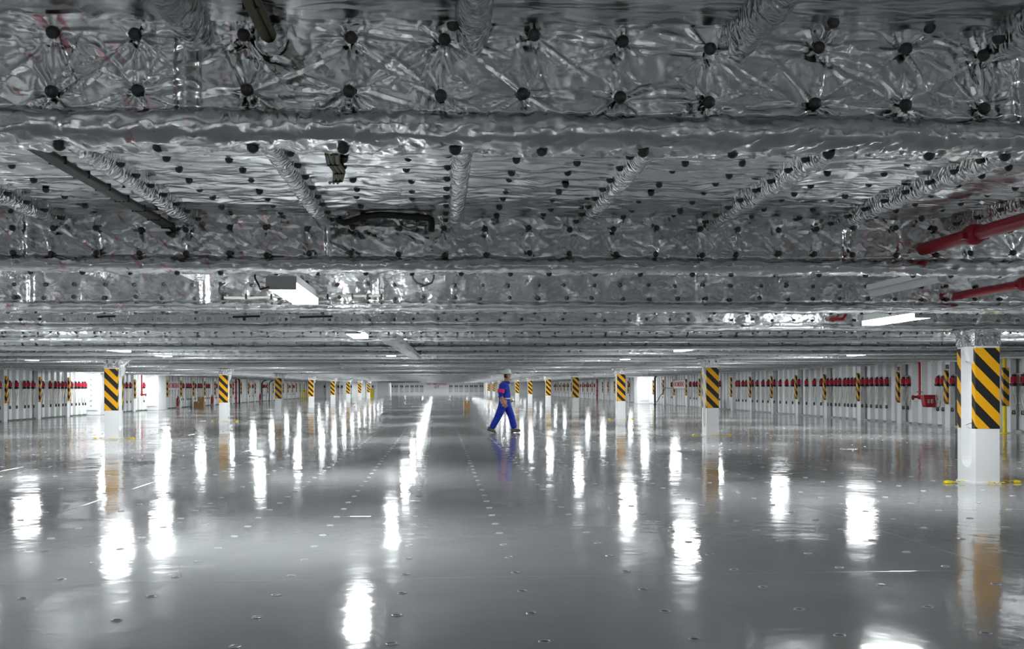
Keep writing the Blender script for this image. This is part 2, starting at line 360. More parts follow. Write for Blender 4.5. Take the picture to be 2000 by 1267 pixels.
def near_beam(Y, idx, pins2, res, xr, rows, seams, fold):
    """a beam close enough to show its quilted foil: web sheet, rolled flange sheet and every pin"""
    b = empty('deck_beam', (0, Y, 0))
    x0, x1 = xr
    nx = int((x1-x0)/res); zt, zb = 2.385, 2.055; nz = max(int((zt-zb)/res), 10)
    X, Z = np.meshgrid(np.linspace(x0, x1, nx), np.linspace(zt, zb, nz), indexing='ij')
    P2 = [(x, z) for x, z in pins2]
    H = .016+tufts(X, Z, P2, pull=.012, fold=fold)
    segs = []
    for i, (a, c) in enumerate(P2):
        for _ in range(2):
            an = random.uniform(0, 2*PI); l = random.uniform(.06, .22)
            segs.append(((a+random.uniform(-.1, .1), c+random.uniform(-.05, .05)), (a+l*math.cos(an), c+l*math.sin(an)*.6), random.choice((1, 1, -1))*fold*random.uniform(.3, .8)))
    if len(P2) < 60:
        for i, (a, c) in enumerate(P2):
            for (a2, c2) in P2:
                dd = math.hypot(a2-a, c2-c)
                if .05 < dd < .36 and random.random() < .55:
                    o1, o2 = jit(.03), jit(.03)
                    segs.append(((a+o1, c+o2), (a2+jit(.05), c2+jit(.05)), random.choice((1, 1, -1))*fold*random.uniform(.25, .6)))
    if len(segs) < 400: H += folds(X, Z, segs)
    H += .022*vnoise(X*3.2, Z*5, 3)+.010*vnoise(X*8, Z*9, 4)+.004*ridged(X*6, Z*6, 3, 5)
    H += .0016*ridged(X*16+Z*6, Z*14-X*3, 2, 9)
    H *= np.clip((Z-zb)/.03, .15, 1)
    for sx in seams: H += .030*np.clip(1-np.abs(X-sx)/.035, 0, 1)**.5
    if idx == 7:      # one loose panel of the third beam leans towards the first lamp
        xa, xb = on_y(588, 570, Y).x, on_y(718, 570, Y).x
        H += np.where((X > xa) & (X < xb), .055*(xb-X)/(xb-xa)+.020*(Z-zb)/(zt-zb), 0)
    G = np.stack([X, -.045-H, Z], -1)
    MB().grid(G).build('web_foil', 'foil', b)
    # rolled flange: front roll, underside, back roll
    nt = 26; t = np.linspace(0, 1, nt); xs = np.linspace(x0, x1, int((x1-x0)/(res*1.3)))
    prof = np.array([(-.05, 2.082), (-.085, 2.080), (-.118, 2.068), (-.135, 2.045), (-.135, 2.022), (-.122, 2.004), (-.095, 1.996), (-.05, 1.992), (0, 1.990), (.05, 1.992), (.10, 1.998), (.135, 2.03), (.10, 2.07), (.05, 2.08)])
    s = np.linspace(0, 1, len(prof)); py = np.interp(t, s, prof[:, 0]); pz = np.interp(t, s, prof[:, 1])
    XX, TT = np.meshgrid(xs, t, indexing='ij'); PYY = np.tile(py, (len(xs), 1)); PZZ = np.tile(pz, (len(xs), 1))
    nyv = np.gradient(pz); nzv = -np.gradient(py); ln = np.hypot(nyv, nzv)+1e-9; nyv /= ln; nzv /= ln
    h = .011*(ridged(XX*9+TT*4, TT*6, 3, 31)-.9)+.014*(vnoise(XX*3, TT*3, 40)-.5)
    h += .008*(ridged(XX*22+TT*12, TT*9, 2, 51)-.7)
    bp = [(x+.05, .56) for x in np.arange(x0+.1, x1, .29)]
    under = []
    for x, tt in bp:
        xx = x+random.uniform(-.03, .03); under.append(xx)
        R = np.hypot(XX-xx, (TT-tt)*.9); h -= .016*np.exp(-(R/.04)**2)-.012*np.exp(-(R/.10)**2)
    sg = -1 if nzv[nt//2] > 0 else 1
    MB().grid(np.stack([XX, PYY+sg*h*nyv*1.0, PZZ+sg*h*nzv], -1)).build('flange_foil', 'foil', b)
    for xx in under: pin(b, (xx, 0.0, 1.992), DOWN)
    for x, z in P2:
        i = min(max(int(round((x-x0)/(x1-x0)*(nx-1))), 0), nx-1); j = min(max(int(round((zt-z)/(zt-zb)*(nz-1))), 0), nz-1)
        pin(b, (x, -.045-H[max(i-2, 0):i+3, max(j-2, 0):j+3].max()-.001, z), FRONT)
    # plain remainder of the beam out to the hull sides and its back
    MB().box((0, .02, 2.23), (32.6, .08, .30)).build('web_core', 'foil_far', b)
    for a, c in ((-16.4, x0), (x1, 16.4)):
        if c-a > .3: put('foil_wrap', far_beam_mesh(idx*7+int(a > 0), int((c-a)/.12), a, c), b)
    return b
def zrow(y_px, Y): return on_y(1000, y_px, Y).z
lab = ['foil-wrapped deck beam nearest the camera, across the top of the picture', 'second foil-wrapped deck beam, with black hose along its upper edge',
       'third foil-wrapped deck beam, brightly lit behind the first lamp', 'fourth foil-wrapped deck beam, just above the nearest striped pillar']
def jit(a): return random.uniform(-a, a)
# nearest beam: its caps stand where the photograph shows them
r1 = [-70, 108, 268, 480, 687, 868, 1041, 1214, 1383, 1591, 1760, 1914, 2080]; r2 = [-80, 105, 272, 486, 684, 861, 1020, 1208, 1381, 1587, 1759, 1912, 2090]
yA = [66, 68, 72, 76, 79, 83, 76, 85, 100, 100, 102, 112, 115]; yB = [180, 182, 179, 181, 185, 190, 187, 195, 203, 206, 211, 217, 220]
f1 = BY[5]-.06
p1 = []
for xs_, ys_ in ((r1, yA), (r2, yB)):
    for a, c in zip(xs_, ys_):
        q = on_y(a, c, f1); p1.append((q.x, q.z))
near_specs = [(5, p1, .0062, (-1.65, 2.75), [on_y(368, 100, f1).x, on_y(1960, 100, f1).x], .012)]
q2 = [28, 108, 195, 278, 365, 447, 524, 604, 690, 780, 868, 949, 1030, 1113, 1200, 1277, 1366, 1439, 1517, 1592, 1665, 1748, 1824, 1890, 1970]
f2 = BY[6]-.06; p2 = []
for a in q2:
    for yy in (448, 497):
        q = on_y(a+jit(4), yy+jit(3), f2); p2.append((q.x, q.z))
near_specs.append((6, p2, .0125, (-3.0, 4.6), [on_y(645, 480, f2).x, on_y(1638, 480, f2).x, on_y(60, 480, f2).x], .015))
f3 = BY[7]-.06; p3 = []
x = -5.0
while x < 6.6:
    for zz in (2.245, 2.12): p3.append((x+jit(.02), zz+jit(.008)))
    x += .268
near_specs.append((7, p3, .022, (-5.1, 6.8), [on_y(a, 570, f3).x for a in (64, 400, 740, 1365, 1830)], .011))
f4 = BY[8]-.06; p4 = []
x = -6.6
while x < 8.6: p4.append((x+jit(.03), 2.14+jit(.01))); x += .272
near_specs.append((8, p4, .032, (-6.8, 8.8), [on_y(a, 630, f4).x for a in (265, 755, 1240)], .012))
for k, (bi, pp, res, xr, seams, fold) in enumerate(near_specs):
    b = near_beam(BY[bi], bi, pp, res, xr, None, seams, fold)
    tag(b, lab[k], 'beam', 'foil-wrapped deck beams')
for k, Y in enumerate(BY):
    if 5 <= k <= 8: continue
    b = empty('deck_beam', (0, Y, 0)); put('foil_wrap', FAR[k % 3], b); put('web_core', far_core, b)
    n = k-4
    if 9 <= k <= 14:
        m = MB(); x = -9.5
        while x < 11: m.lathe([(.018, -.09), (.016, .008), (.0, .016)], (x+jit(.03), 0, 2.16), 6, axis='y', sgn=-1) if False else m.lathe([(.020, .066), (.017, .088), (.0, .096)], (x+jit(.03), 0, 2.15), 6, axis='y', sgn=-1); x += .27
        tag(m.build('insulation_pin_row', 'pin', b), kind='stuff')
    if k < 5: tag(b, 'foil-wrapped deck beam above and behind the camera', 'beam', 'deck beams behind the viewpoint')
    elif k <= 16: tag(b, '%s foil-wrapped deck beam counted from the camera' % ORD[n], 'beam', 'foil-wrapped deck beams')
    else: tag(b, 'distant foil-wrapped deck beam among the narrow far ceiling bands', 'beam', 'distant deck beams')

# ---------------------------------------------------------------- foil under the deck plate in the near bays: pleated sheets, longitudinals, pins
SX = [.6+.8*k for k in range(-6, 7)]
def bay(ya, yb, x0, x1, res, with_pins, seed):
    xs = np.linspace(x0, x1, int((x1-x0)/res)); ys = np.linspace(ya, yb, int((yb-ya)/res))
    X, Y = np.meshgrid(xs, ys, indexing='ij')
    cols = []
    for sx in SX:
        cols += [sx+.25, sx+.55]
    pins = [(c+jit(.015), y+jit(.02)) for c in cols if x0 < c < x1 for y in np.arange(ya+.16, yb-.05, .27)]
    H = .010+tufts(X, Y, pins, r=.17, pull=.008, fold=.006)
    H += .019*(ridged(X*2.2, Y*9, 3, seed)-.6)+.010*vnoise(X*2, Y*4, seed+3)+.004*ridged(X*9, Y*20, 2, seed+5)
    MB().grid(np.stack([X, Y, ZC-.0-H], -1)).build('foil_sheet', 'foil_ceil', ce)
    # longitudinal stiffeners wrapped in foil
    rp = []
    for sx in SX:
        if not (x0 < sx < x1): continue
        t = np.linspace(0, 1, 11); a = np.linspace(ya, yb, int((yb-ya)/max(res, .02)))
        pr = np.array([(-.055, ZC+.01), (-.05, 2.31), (-.042, 2.275), (-.02, 2.258), (0, 2.254), (.02, 2.258), (.042, 2.275), (.05, 2.31), (.055, ZC+.01)])
        px_ = np.interp(t, np.linspace(0, 1, 9), pr[:, 0]); pz_ = np.interp(t, np.linspace(0, 1, 9), pr[:, 1])
        A, T = np.meshgrid(a, t, indexing='ij')
        n1 = .013*(ridged(A*9+sx, T*3, 2, 61)-.7); n2 = .007*(ridged(A*18, T*5+sx, 2, 67)-.7)
        MB().grid(np.stack([sx+np.tile(px_, (len(a), 1))*(1+6*n1), A, np.tile(pz_, (len(a), 1))+n1+n2], -1)).build('stiffener_wrap', 'tape', ce)
        for y in np.arange(ya+.12, yb-.05, .27): rp.append((sx+(.058 if sx > CAM.x else -.058)*-1, y+jit(.02), 2.30))
    def hz(c, y):
        i = min(max(int(round((c-x0)/(x1-x0)*(len(xs)-1))), 0), len(xs)-1); j = min(max(int(round((y-ya)/(yb-ya)*(len(ys)-1))), 0), len(ys)-1)
        return ZC-H[i, j]-.002
    return [(c, y, hz(c, y)) for c, y in pins], rp
pa, ra = bay(BY[5]+.06, BY[6]-.05, -4.3, 5.6, .024, True, 70)
pb, rb = bay(BY[4]+.06, BY[5]-.05, -3.6, 4.6, .03, True, 90)
allp = []
for c, y, z in pa+pb: allp.append((c, y, z, 0))
for x, y, z in ra+rb: allp.append((x, y, z, 0))
def in_view(p):
    v = Vector(p[:3])-CAM; d = v.dot(fw)
    if d < .3: return False
    u = PX+F*v.dot(rc)/d; t = PY-F*v.dot(uc)/d
    if not (-60 < u < 2060 and -60 < t < 1300): return False
    if p[1] > BY[5]:      # is it hidden by the nearest beam?
        tt = (BY[5]+.13)/(p[1]); zz = CAM.z+(p[2]-CAM.z)*tt
        return zz < 2.02
    return p[1] > 2.2
vis = [p for p in allp if in_view(p) and (p[1] > BY[5] or p[0] > 1.55 or abs(p[0]-.6) < .1)]
vis.sort(key=lambda p: p[1]+abs(p[0]-CAM.x)*.4)
for p in vis[:300]: pin(ce, p[:3], DOWN)
if len(vis) > 300:
    m = MB()
    for p in vis[300:]: m.lathe([(.019, -.004), (.0165, .009), (.006, .0175), (.0, .0185)], p[:3], 8, sgn=-1)
    tag(m.build('insulation_pin_rest', 'pin', ce), kind='stuff')
for k in range(7, 9):      # stiffeners one more bay on, glimpsed between the beams
    for sx in SX[1:-1]:
        MB().prism([(-.055, ZC+.02), (-.045, 2.27), (.045, 2.27), (.055, ZC+.02)], 'y', BY[k]-3.5, BY[k]-.08).add([], []).build('stiffener_wrap', 'tape', ce, (sx, 0, 0))

# ================================================================ PILLARS
def stadium(cy, cz, w_, h_, n=10):
    r = w_/2; P = []
    for k in range(n+1): q = PI*k/n; P.append((cy+r*math.cos(q), cz+h_/2-r+r*math.sin(q)))
    for k in range(n+1): q = PI+PI*k/n; P.append((cy+r*math.cos(q), cz-h_/2+r+r*math.sin(q)))
    return P
PW, PD = .32, .50
def make_pillar():
    root = empty('pillar')
    m = MB(); hw, hd = PW/2, PD/2; zt = 1.80
    m.add([(-hw, -hd, 0), (hw, -hd, 0), (hw, -hd, zt), (-hw, -hd, zt)], [(0, 1, 2, 3)])
    m.add([(-hw, hd, 0), (hw, hd, 0), (hw, hd, zt), (-hw, hd, zt)], [(3, 2, 1, 0)])
    m.add([(-hw, -hd, zt), (hw, -hd, zt), (hw, hd, zt), (-hw, hd, zt)], [(0, 1, 2, 3)])
    st = stadium(0, .99, .29, 1.58); n = len(st)
    for s in (-1, 1):
        vs = [(s*hw, a, b) for a, b in st]+[(s*.03, a, b) for a, b in st]
        # side plate around the slot: each slot vertex joined to the rectangle edge
        def edge(a, b):
            if b > .99+.79-.145 and abs(a) < .1449: return (a*hd/.145, zt)
            if b < .99-.79+.145 and abs(a) < .1449: return (a*hd/.145, 0)
            return ((hd if a > 0 else -hd), zt if b > .99 else 0)
        ring = []
        for a, b in st:
            ring.append((s*hw, *edge(a, b)))
        o = vs+ring
        fs = [(i, (i+1) % n, 2*n+(i+1) % n, 2*n+i) for i in range(n)]+[(i, n+i, n+(i+1) % n, (i+1) % n) for i in range(n)]+[tuple(range(n, 2*n))]
        m.add(o, fs)
    m.box((0, 0, .012), (PW+.03, PD+.03, .024))
    body = m.build('shaft', 'white', root)
    # painted hazard band: front, back and the strips left and right of the slots
    h = MB(); z0, z1 = .72, 1.77; e = .003
    for s in (-1, 1):
        h.box((0, s*(hd+e/2), (z0+z1)/2), (PW+2*e, e, z1-z0))
        for q in (-1, 1): h.box((s*(hw+e/2), q*(hd-.05), (z0+z1)/2), (e, .10, z1-z0))
    h.build('hazard_band', 'hazard', body)
    c = MB(); zs = [1.795, 1.84, 1.90, 1.96, 2.01]
    for s in (-1, 1):
        vs = []
    ringp = []
    for i, z in enumerate(zs):
        g = .012+.006*(i % 2)+(.05 if i == 4 else 0)
        for k in range(24):
            t = k/24*4; sdn = int(t); u = t-sdn
            cor = [(-1, -1), (1, -1), (1, 1), (-1, 1)]; a, b = cor[sdn], cor[(sdn+1) % 4]
            jx = jit(.006)
            ringp.append(((a[0]+(b[0]-a[0])*u)*(hw+g)+jx, (a[1]+(b[1]-a[1])*u)*(hd+g)+jx, z))
    c.add(ringp, [(i*24+k, i*24+(k+1) % 24, (i+1)*24+(k+1) % 24, (i+1)*24+k) for i in range(4) for k in range(24)])
    col_ = c.build('foil_collar', 'tape', root)
    for q in (-.09, .09): put('insulation_pin', pin_me, col_, (q, -hd-.02, 1.93), FRONT)
    # knee bracket towards the middle of the hall (+x; the right row is turned round)
    kb = MB().prism([(hw-.01, 1.55), (hw+.045, 1.60), (hw+.09, 1.79), (hw-.01, 1.79)], 'y', .10, .20); kbo = kb.build('knee_bracket', 'white', root)
    kf = MB().prism([(hw-.01, 1.79), (hw+.10, 1.79), (hw+.14, 1.90), (hw+.24, 2.0), (hw-.01, 2.0)], 'y', .07, .23); kf.build('bracket_foil', 'tape', kbo)
    for z in (.78, 1.62):
        MB().tube([(-hw*.6-.02, -.10, z+.02), (-hw*.6-.02, .10, z-.02)], .006, 6).build('inner_rib', 'grey', root)
    return root
proto = make_pillar(); used = False
PYS = [14.1+14.4*k for k in range(0, 12)]
for sd, nm in ((-1, 'left'), (1, 'right')):
    seen = 0
    for k, y in enumerate(PYS):
        if sd < 0 and (k == 0 or y > 135): continue
        if y > 160 and sd > 0: continue
        o = proto if not used else copy_tree(proto); used = True
        o.location = (-7.73 if sd < 0 else 7.60, y, 0)
        if sd > 0:
            for ch in o.children:
                if ch.name.split('.')[0] in ('knee_bracket', 'bracket_foil', 'inner_rib'):
                    ch.rotation_euler = (0, 0, PI)if ch.name.startswith(('knee', 'bracket')) else (0, 0, 0)
        seen += 1
        tag(o, 'white pillar with black and orange striped band, %s in the %s row' % ('nearest' if seen == 1 else ORD[seen], nm), 'pillar', 'striped pillars')
# yellow lashing straps lying at the feet of the nearest pillars
def strap(p, l, rz, big):
    m = MB(); n = 14
    pts = [(-l/2+l*i/(n-1), .02*math.sin(i*1.3), .012+(.018*abs(math.sin(i*.9)))) for i in range(n)]
    m.tube(pts, .006, 6)
    if big: m.prism([(-l*.45, .004), (-l*.16, .004), (-l*.14, .02), (-l*.24, .038), (-l*.38, .03)], 'y', -.04, .04)
    o = m.build('lashing_strap', 'yellow', None, p); o.rotation_euler = (0, 0, rz); return o
nth = {(-1, 1): 'nearest left', (1, 0): 'nearest right', (1, 1): 'second right', (-1, 2): 'second left', (1, 2): 'third right'}
for (sd, k), wd in nth.items():
    x, y = (-7.73 if sd < 0 else 7.60), PYS[k]
    for j, (dx, dy, l, rz, big, where) in enumerate(((-.36, -.05, .30, .2, 1, 'left of'), (.40, -.05, .30, 2.9, 1, 'right of'), (.08, -.31, .22, 0, 0, 'in front of'))):
        tag(strap((x+dx, y+dy, 0), l, rz, big), 'crumpled yellow lashing strap on floor %s %s pillar' % (where, wd), 'strap', 'yellow straps at the pillar feet')

# ================================================================ LAMPS
def make_lamp():
    r = empty('ceiling_lamp')
    hs = MB().prism([(-.11, .05), (.11, .05), (.085, .13), (-.085, .13)], 'y', -.76, .76)
    hs = hs.build('housing', 'white', r)
    vv = [(-.10, -.74, 0), (.10, -.74, 0), (.10, .74, 0), (-.10, .74, 0), (-.11, -.74, .05), (.11, -.74, .05), (.11, .74, .05), (-.11, .74, .05)]
    MB().add(vv, [(3, 2, 1, 0), (0, 4, 7, 3), (1, 2, 6, 5)], 0).add(vv, [(4, 5, 6, 7), (0, 1, 5, 4), (2, 3, 7, 6)], 1).build('diffuser', ['lamp', 'plate'], r)
    for s in (-1, 1):
        MB().box((0, s*.75, .045), (.225, .025, .10)).build('end_cap', 'grey', hs)
        MB().box((0, s*.5, .24), (.03, .03, .24)).build('hanger', 'steel', r)
    return r
lamp0 = make_lamp(); lamp_used = False
def lamp(x, y, label, z=None):
    if z is None: z = 2.02 if y < 20 else 2.05
    global lamp_used
    o = lamp0 if not lamp_used else copy_tree(lamp0); lamp_used = True
    o.location = (x, y, z); tag(o, label, 'lamp', 'fluorescent ceiling lamps'); return o
rows = {'middle': (-.68, [9.1, 15.95, 26.75]+[37.55, 48.35]+[62.75+10.8*k for k in range(11)]),
        'inner right': (5.75, [12.35, 23.15, 30.35, 41.15, 51.95]+[62.75+7.2*k for k in range(16)]),
        'outer right': (11.0, [26.75, 33.2]+[41.15+7.2*k for k in range(17)]),
        'inner left': (-6.15, [23.15, 26.75, 41.15, 51.95]+[62.75+7.2*k for k in range(10)]),
        'outer left': (-10.6, [30.35]+[37.55+7.2*k for k in range(14)])}
for nm, (x, ys) in rows.items():
    n = 0
    for y in ys:
        if y > 180: continue
        n += 1
        lamp(x, y, 'lit fluorescent lamp under foil ceiling, %s in the %s row' % ('nearest' if n == 1 else ORD[n], nm))
for x, y, t in ((-15.0, 52.6, 'before the bolted door casing'), (-14.9, 63.2, 'beside the red pipe casing'), (14.7, 80.9, 'before the right stair casing')):  # added lamps that turn the casing faces into bright columns
    lamp(x, y, 'added fluorescent lamp close to side wall %s' % t)
lamp(-9.8, 136.6, 'lit fluorescent lamp before the far left casing block')
for x, t in ((-5.0, 'far left'), (-2.2, 'left'), (2.2, 'right'), (5.0, 'far right')): lamp(x, 178.0, 'added fluorescent lamp close to the far bulkhead, %s of the sign' % t)  # lamps added to brighten the far bulkhead
for n_, (x, y) in enumerate([(-.68, -9.3), (-.68, -2.1), (5.75, -5.7), (-6.15, -5.7)]+[(-9, 1.5), (9, 1.5), (-8.5, 5.1), (8.5, 5.1), (-6.15, 8.7), (-6.15, 15.9), (-10.6, 12.3), (-10.6, 19.5), (11, 15.9)]):  # unseen lamps added to light the near beams and floor
    lamp(x, y, 'added fluorescent lamp outside the picture, %s of those beside or behind the viewpoint' % ORD[n_+1])
# an unlit white fitting on the right
u = empty('unlit_lamp'); y0_ = BY[7]-.2
q = on_y(1708, 571, BY[7]-.35)
MB().tube([(q.x, BY[7]-.30, q.z), (q.x, BY[7]-1.75, q.z)], .038, 12).build('tube', 'plate', u)
MB().box((q.x, BY[7]-.9, q.z+.05), (.12, 1.2, .05)).build('housing', 'white', u); MB().box((q.x, BY[7]-.9, 2.28), (.03, .03, .16)).build('hanger', 'steel', u)
tag(u, 'unlit white tube fitting beside the red pipe at right', 'lamp')

# ================================================================ OVERHEAD CABLES AND PIPES
c = empty('cable_run'); zc = 2.265; xc = on_z(345, 450, zc).x
for d in (-.022, 0, .022): MB().tube([(xc+d, BY[5]+.02, zc+.01*abs(d)/.022), (xc+d*.8, 5.0, zc-.008), (xc+d, BY[6]-.06, zc)], .017, 8).build('cable', 'cable_dark', c)
for y in np.arange(3.9, 6.8, .32): MB().box((xc, y, zc-.003), (.074, .012, .036)).build('clip', 'black', c)
tag(c, 'dark bundled cables running between first and second beams at left', 'cable')
c = empty('cable_run'); xt = on_y(524, 85, BY[5]-.06).x
MB().tube([(xt-.03, 0.4, 2.30), (xt-.01, 2.2, 2.30), (xt+.0, BY[5]-.08, 2.285)], .014, 8).build('cable', 'cable_tan', c)
MB().tube([(xt-.0, 0.4, 2.305), (xt+.018, 2.2, 2.305), (xt+.022, BY[5]-.08, 2.29)], .010, 8).build('cable', 'cable_tan', c)
for y in (1.6, 2.3, 2.95): MB().box((xt, y, 2.298), (.045, .014, .03)).build('tie', 'black', c)
MB().lathe([(.05, 0), (.045, .02), (.02, .03)], (xt+.01, BY[5]-.085, 2.285), 12, axis='y', sgn=-1).build('foil_seal', 'tape', c)
tag(c, 'thin tan cables entering the nearest beam at top left', 'cable')
c = empty('cable_run')
pts = []
for a, b_ in ((638, 300), (642, 318), (655, 335), (652, 350), (636, 362), (640, 375), (655, 392)):
    q = on_y(a, b_, 6.0); yy = 4.6+(b_-300)/92*2.0; q = on_z(a, b_, 2.285) if False else on_y(a, b_, yy); pts.append((q.x, yy, q.z))
for d in (0, .02, .04): MB().tube([(x+d, y, z) for x, y, z in pts], .010, 6).build('cable', 'cable_tan', c)
MB().box((pts[3][0]+.01, pts[3][1], pts[3][2]+.03), (.06, .35, .008)).build('backing_plate', 'cable_tan', c)
for p in pts[1:6]: MB().box((p[0]+.02, p[1], p[2]-.004), (.05, .012, .02)).build('tie', 'black', c)
tag(c, 'tangled tan cables tied below ceiling above the black hose', 'cable')
jb = empty('junction_box'); q = on_y(664, 398, 6.66)
MB().lathe([(.0, .075), (.045, .07), (.05, -.04), (.058, -.045), (.058, -.07), (.0, -.075)], (q.x, 6.66, q.z), 12).build('gland', 'tape', jb)
MB().lathe([(.06, -.02), (.06, .0), (.05, .005)], (q.x, 6.66, q.z+.08), 12).build('collar', 'tape', jb)
tag(jb, 'foil-wrapped cable gland where the black hose begins', 'gland')
h = empty('black_hose'); yh = 6.68; hp = []
for a, b_ in ((660, 425), (663, 431), (672, 435), (688, 431), (708, 423), (740, 419), (780, 421), (815, 424), (836, 425), (842, 428), (843, 440), (842, 452)):
    q = on_y(a, b_, yh); hp.append((q.x, yh, q.z))
MB().tube(hp, .020, 10).build('hose', 'black', h)
for i in (4, 7): MB().lathe([(.027, -.012), (.027, .012)], hp[i], 10, axis='x').build('clamp', 'black', h); MB().box((hp[i][0], yh+.05, hp[i][2]-.02), (.02, .12, .02)).build('bracket', 'black', h)
tag(h, 'black flexible hose clipped along the second beam', 'hose')
def pipe(name, px, py, Y, r, y_a, y_b, cpl, label):
    q = on_y(px, py, Y); p = empty(name, (q.x, 0, 0))
    MB().tube([(0, y_a, q.z), (0, y_b, q.z)], r, 16).build('tube', 'red', p)
    for yc in cpl:
        MB().lathe([(r, -.075), (r*1.22, -.075), (r*1.25, -.03), (r*1.5, -.02), (r*1.5, .02), (r*1.25, .03), (r*1.22, .075), (r, .075)], (0, yc, q.z), 16, axis='y').build('coupling', 'red', p)
        for s in (-1, 1): MB().box((s*r*1.6, yc, q.z-.01), (.03, .05, .035)).build('coupling_bolt', 'red', p)
    MB().lathe([(r*1.02, .02), (r*1.5, .0), (r*1.7, .02)], (0, y_b, q.z), 16, axis='y', sgn=-1).build('wall_collar', 'tape', p)
    MB().box((0, (y_a+y_b)/2, (q.z+2.36)/2+r*.5), (.04, .03, 2.36-q.z-r)).build('hanger', 'red', p)
    return tag(p, label, 'pipe', 'red overhead pipes')
pipe('red_pipe', 1800, 487, BY[6]-.06, .040, BY[5]+.1, BY[6]-.02, (6.15,), 'thick red pipe with coupling ending at second beam, right side')
pipe('red_pipe', 1866, 578, BY[7]-.06, .040, BY[6]+.1, BY[7]-.02, (9.2,), 'red pipe below the first one, ending at third beam')
q = on_y(1630, 624, BY[8]-.1)
pp = empty('red_pipe'); MB().tube([(q.x-.1, BY[8]-.22, q.z), (q.x+.06, BY[8]-.22, q.z), (q.x+.1, BY[8]-.22, q.z+.05), (q.x+.1, BY[8]-.22, 2.37)], .022, 12).build('tube', 'red', pp); tag(pp, 'short red pipe end glimpsed below the third beam', 'pipe')
# thin white cable across the third beam, wires at the first lamp, perforated tray behind
c = empty('wire_run'); cp = [(on_y(a, b_, f3-.05).x, f3-.05, on_y(a, b_, f3-.05).z) for a, b_ in ((436, 581), (480, 582), (560, 579), (640, 578), (700, 578), (750, 577))]
MB().tube(cp, .013, 8).build('cable', 'cable_white', c)
for a in (436, 481, 530, 640, 688, 718, 745): q = on_y(a, 579, f3-.06); MB().box((q.x, f3-.055, q.z), (.014, .035, .05)).build('tie', 'black', c)
MB().tube([(on_y(a, b_, f3-.06).x, f3-.06, on_y(a, b_, f3-.06).z) for a, b_ in ((436, 581), (428, 570), (429, 558), (440, 552))], .007, 6).build('wire_tail', 'cable_dark', c)
tag(c, 'thin white cable tied across the third beam', 'cable')
c = empty('wire_run'); MB().tube([(on_y(a, b_, 8.1).x, 8.1, on_y(a, b_, 8.1).z) for a, b_ in ((496, 464), (498, 543), (505, 556), (508, 565), (526, 560))], .007, 6).build('wire', 'black', c)
tag(c, 'short dark looping wire at the left of the first lamp', 'wire')
c = empty('wire_run'); MB().tube([(on_y(a, b_, 9.9).x, 9.9, on_y(a, b_, 9.9).z) for a, b_ in ((804, 515), (806, 543), (815, 553), (830, 557), (843, 552), (847, 543), (848, 515))], .009, 6).build('wire', 'cable_dark', c)
tag(c, 'dark wire loop hanging below second beam right of bright patch', 'wire')
ct = empty('cable_tray'); yt = 13.2; qa = on_y(90, 622, yt); qb = on_y(705, 622, yt)
m = MB(); n = 44; wdt = (qb.x-qa.x)/n; z0 = qa.z
m.box(((qa.x+qb.x)/2, yt, z0+.035), (qb.x-qa.x, .01, .02)); m.box(((qa.x+qb.x)/2, yt, z0-.035), (qb.x-qa.x, .01, .02)); m.box(((qa.x+qb.x)/2, yt+.12, z0+.04), (qb.x-qa.x, .24, .008))
for i in range(n+1): m.box((qa.x+i*wdt, yt, z0), (wdt*(.45 if i % 6 else 1.2), .01, .05))
m.build('rail', 'plate', ct)
for a, b_ in ((190, 226), (455, 508), (585, 650)):
    xa, xb = on_y(a, 618, yt).x, on_y(b_, 618, yt).x; MB().tube([(xa, yt-.01, z0+.02), (xb, yt-.01, z0+.03)], .012, 6).build('cable', 'black', ct)
for i in range(4): xa = qa.x+(qb.x-qa.x)*(i+.5)/4; MB().box((xa, yt+.1, 2.24), (.03, .03, .22)).build('hanger', 'steel', ct)
tag(ct, 'white perforated cable tray behind the third beam at left', 'cable tray')
# longitudinal duct under the beams near the middle
d = empty('foil_duct'); qa = on_z(755, 652, 1.97); qb = on_z(812, 697, 1.97)
nseg = 60; P = np.zeros((nseg, 9, 3)); tt = np.linspace(0, 1, nseg)
for j, (ox, oz) in enumerate([(-.13, .05), (-.13, .0), (-.12, -.03), (-.06, -.035), (0, -.03), (.06, -.035), (.12, -.03), (.13, 0), (.13, .05)]):
    P[:, j, 0] = qa.x+(qb.x-qa.x)*tt+ox+.006*rng.standard_normal(nseg); P[:, j, 1] = qa.y+(qb.y-qa.y)*tt; P[:, j, 2] = 1.945+oz*.8+.006*rng.standard_normal(nseg)
MB().grid(P).build('wrap', 'tape', d); tag(d, 'foil-wrapped girder running lengthwise under the beams left of centre', 'duct')

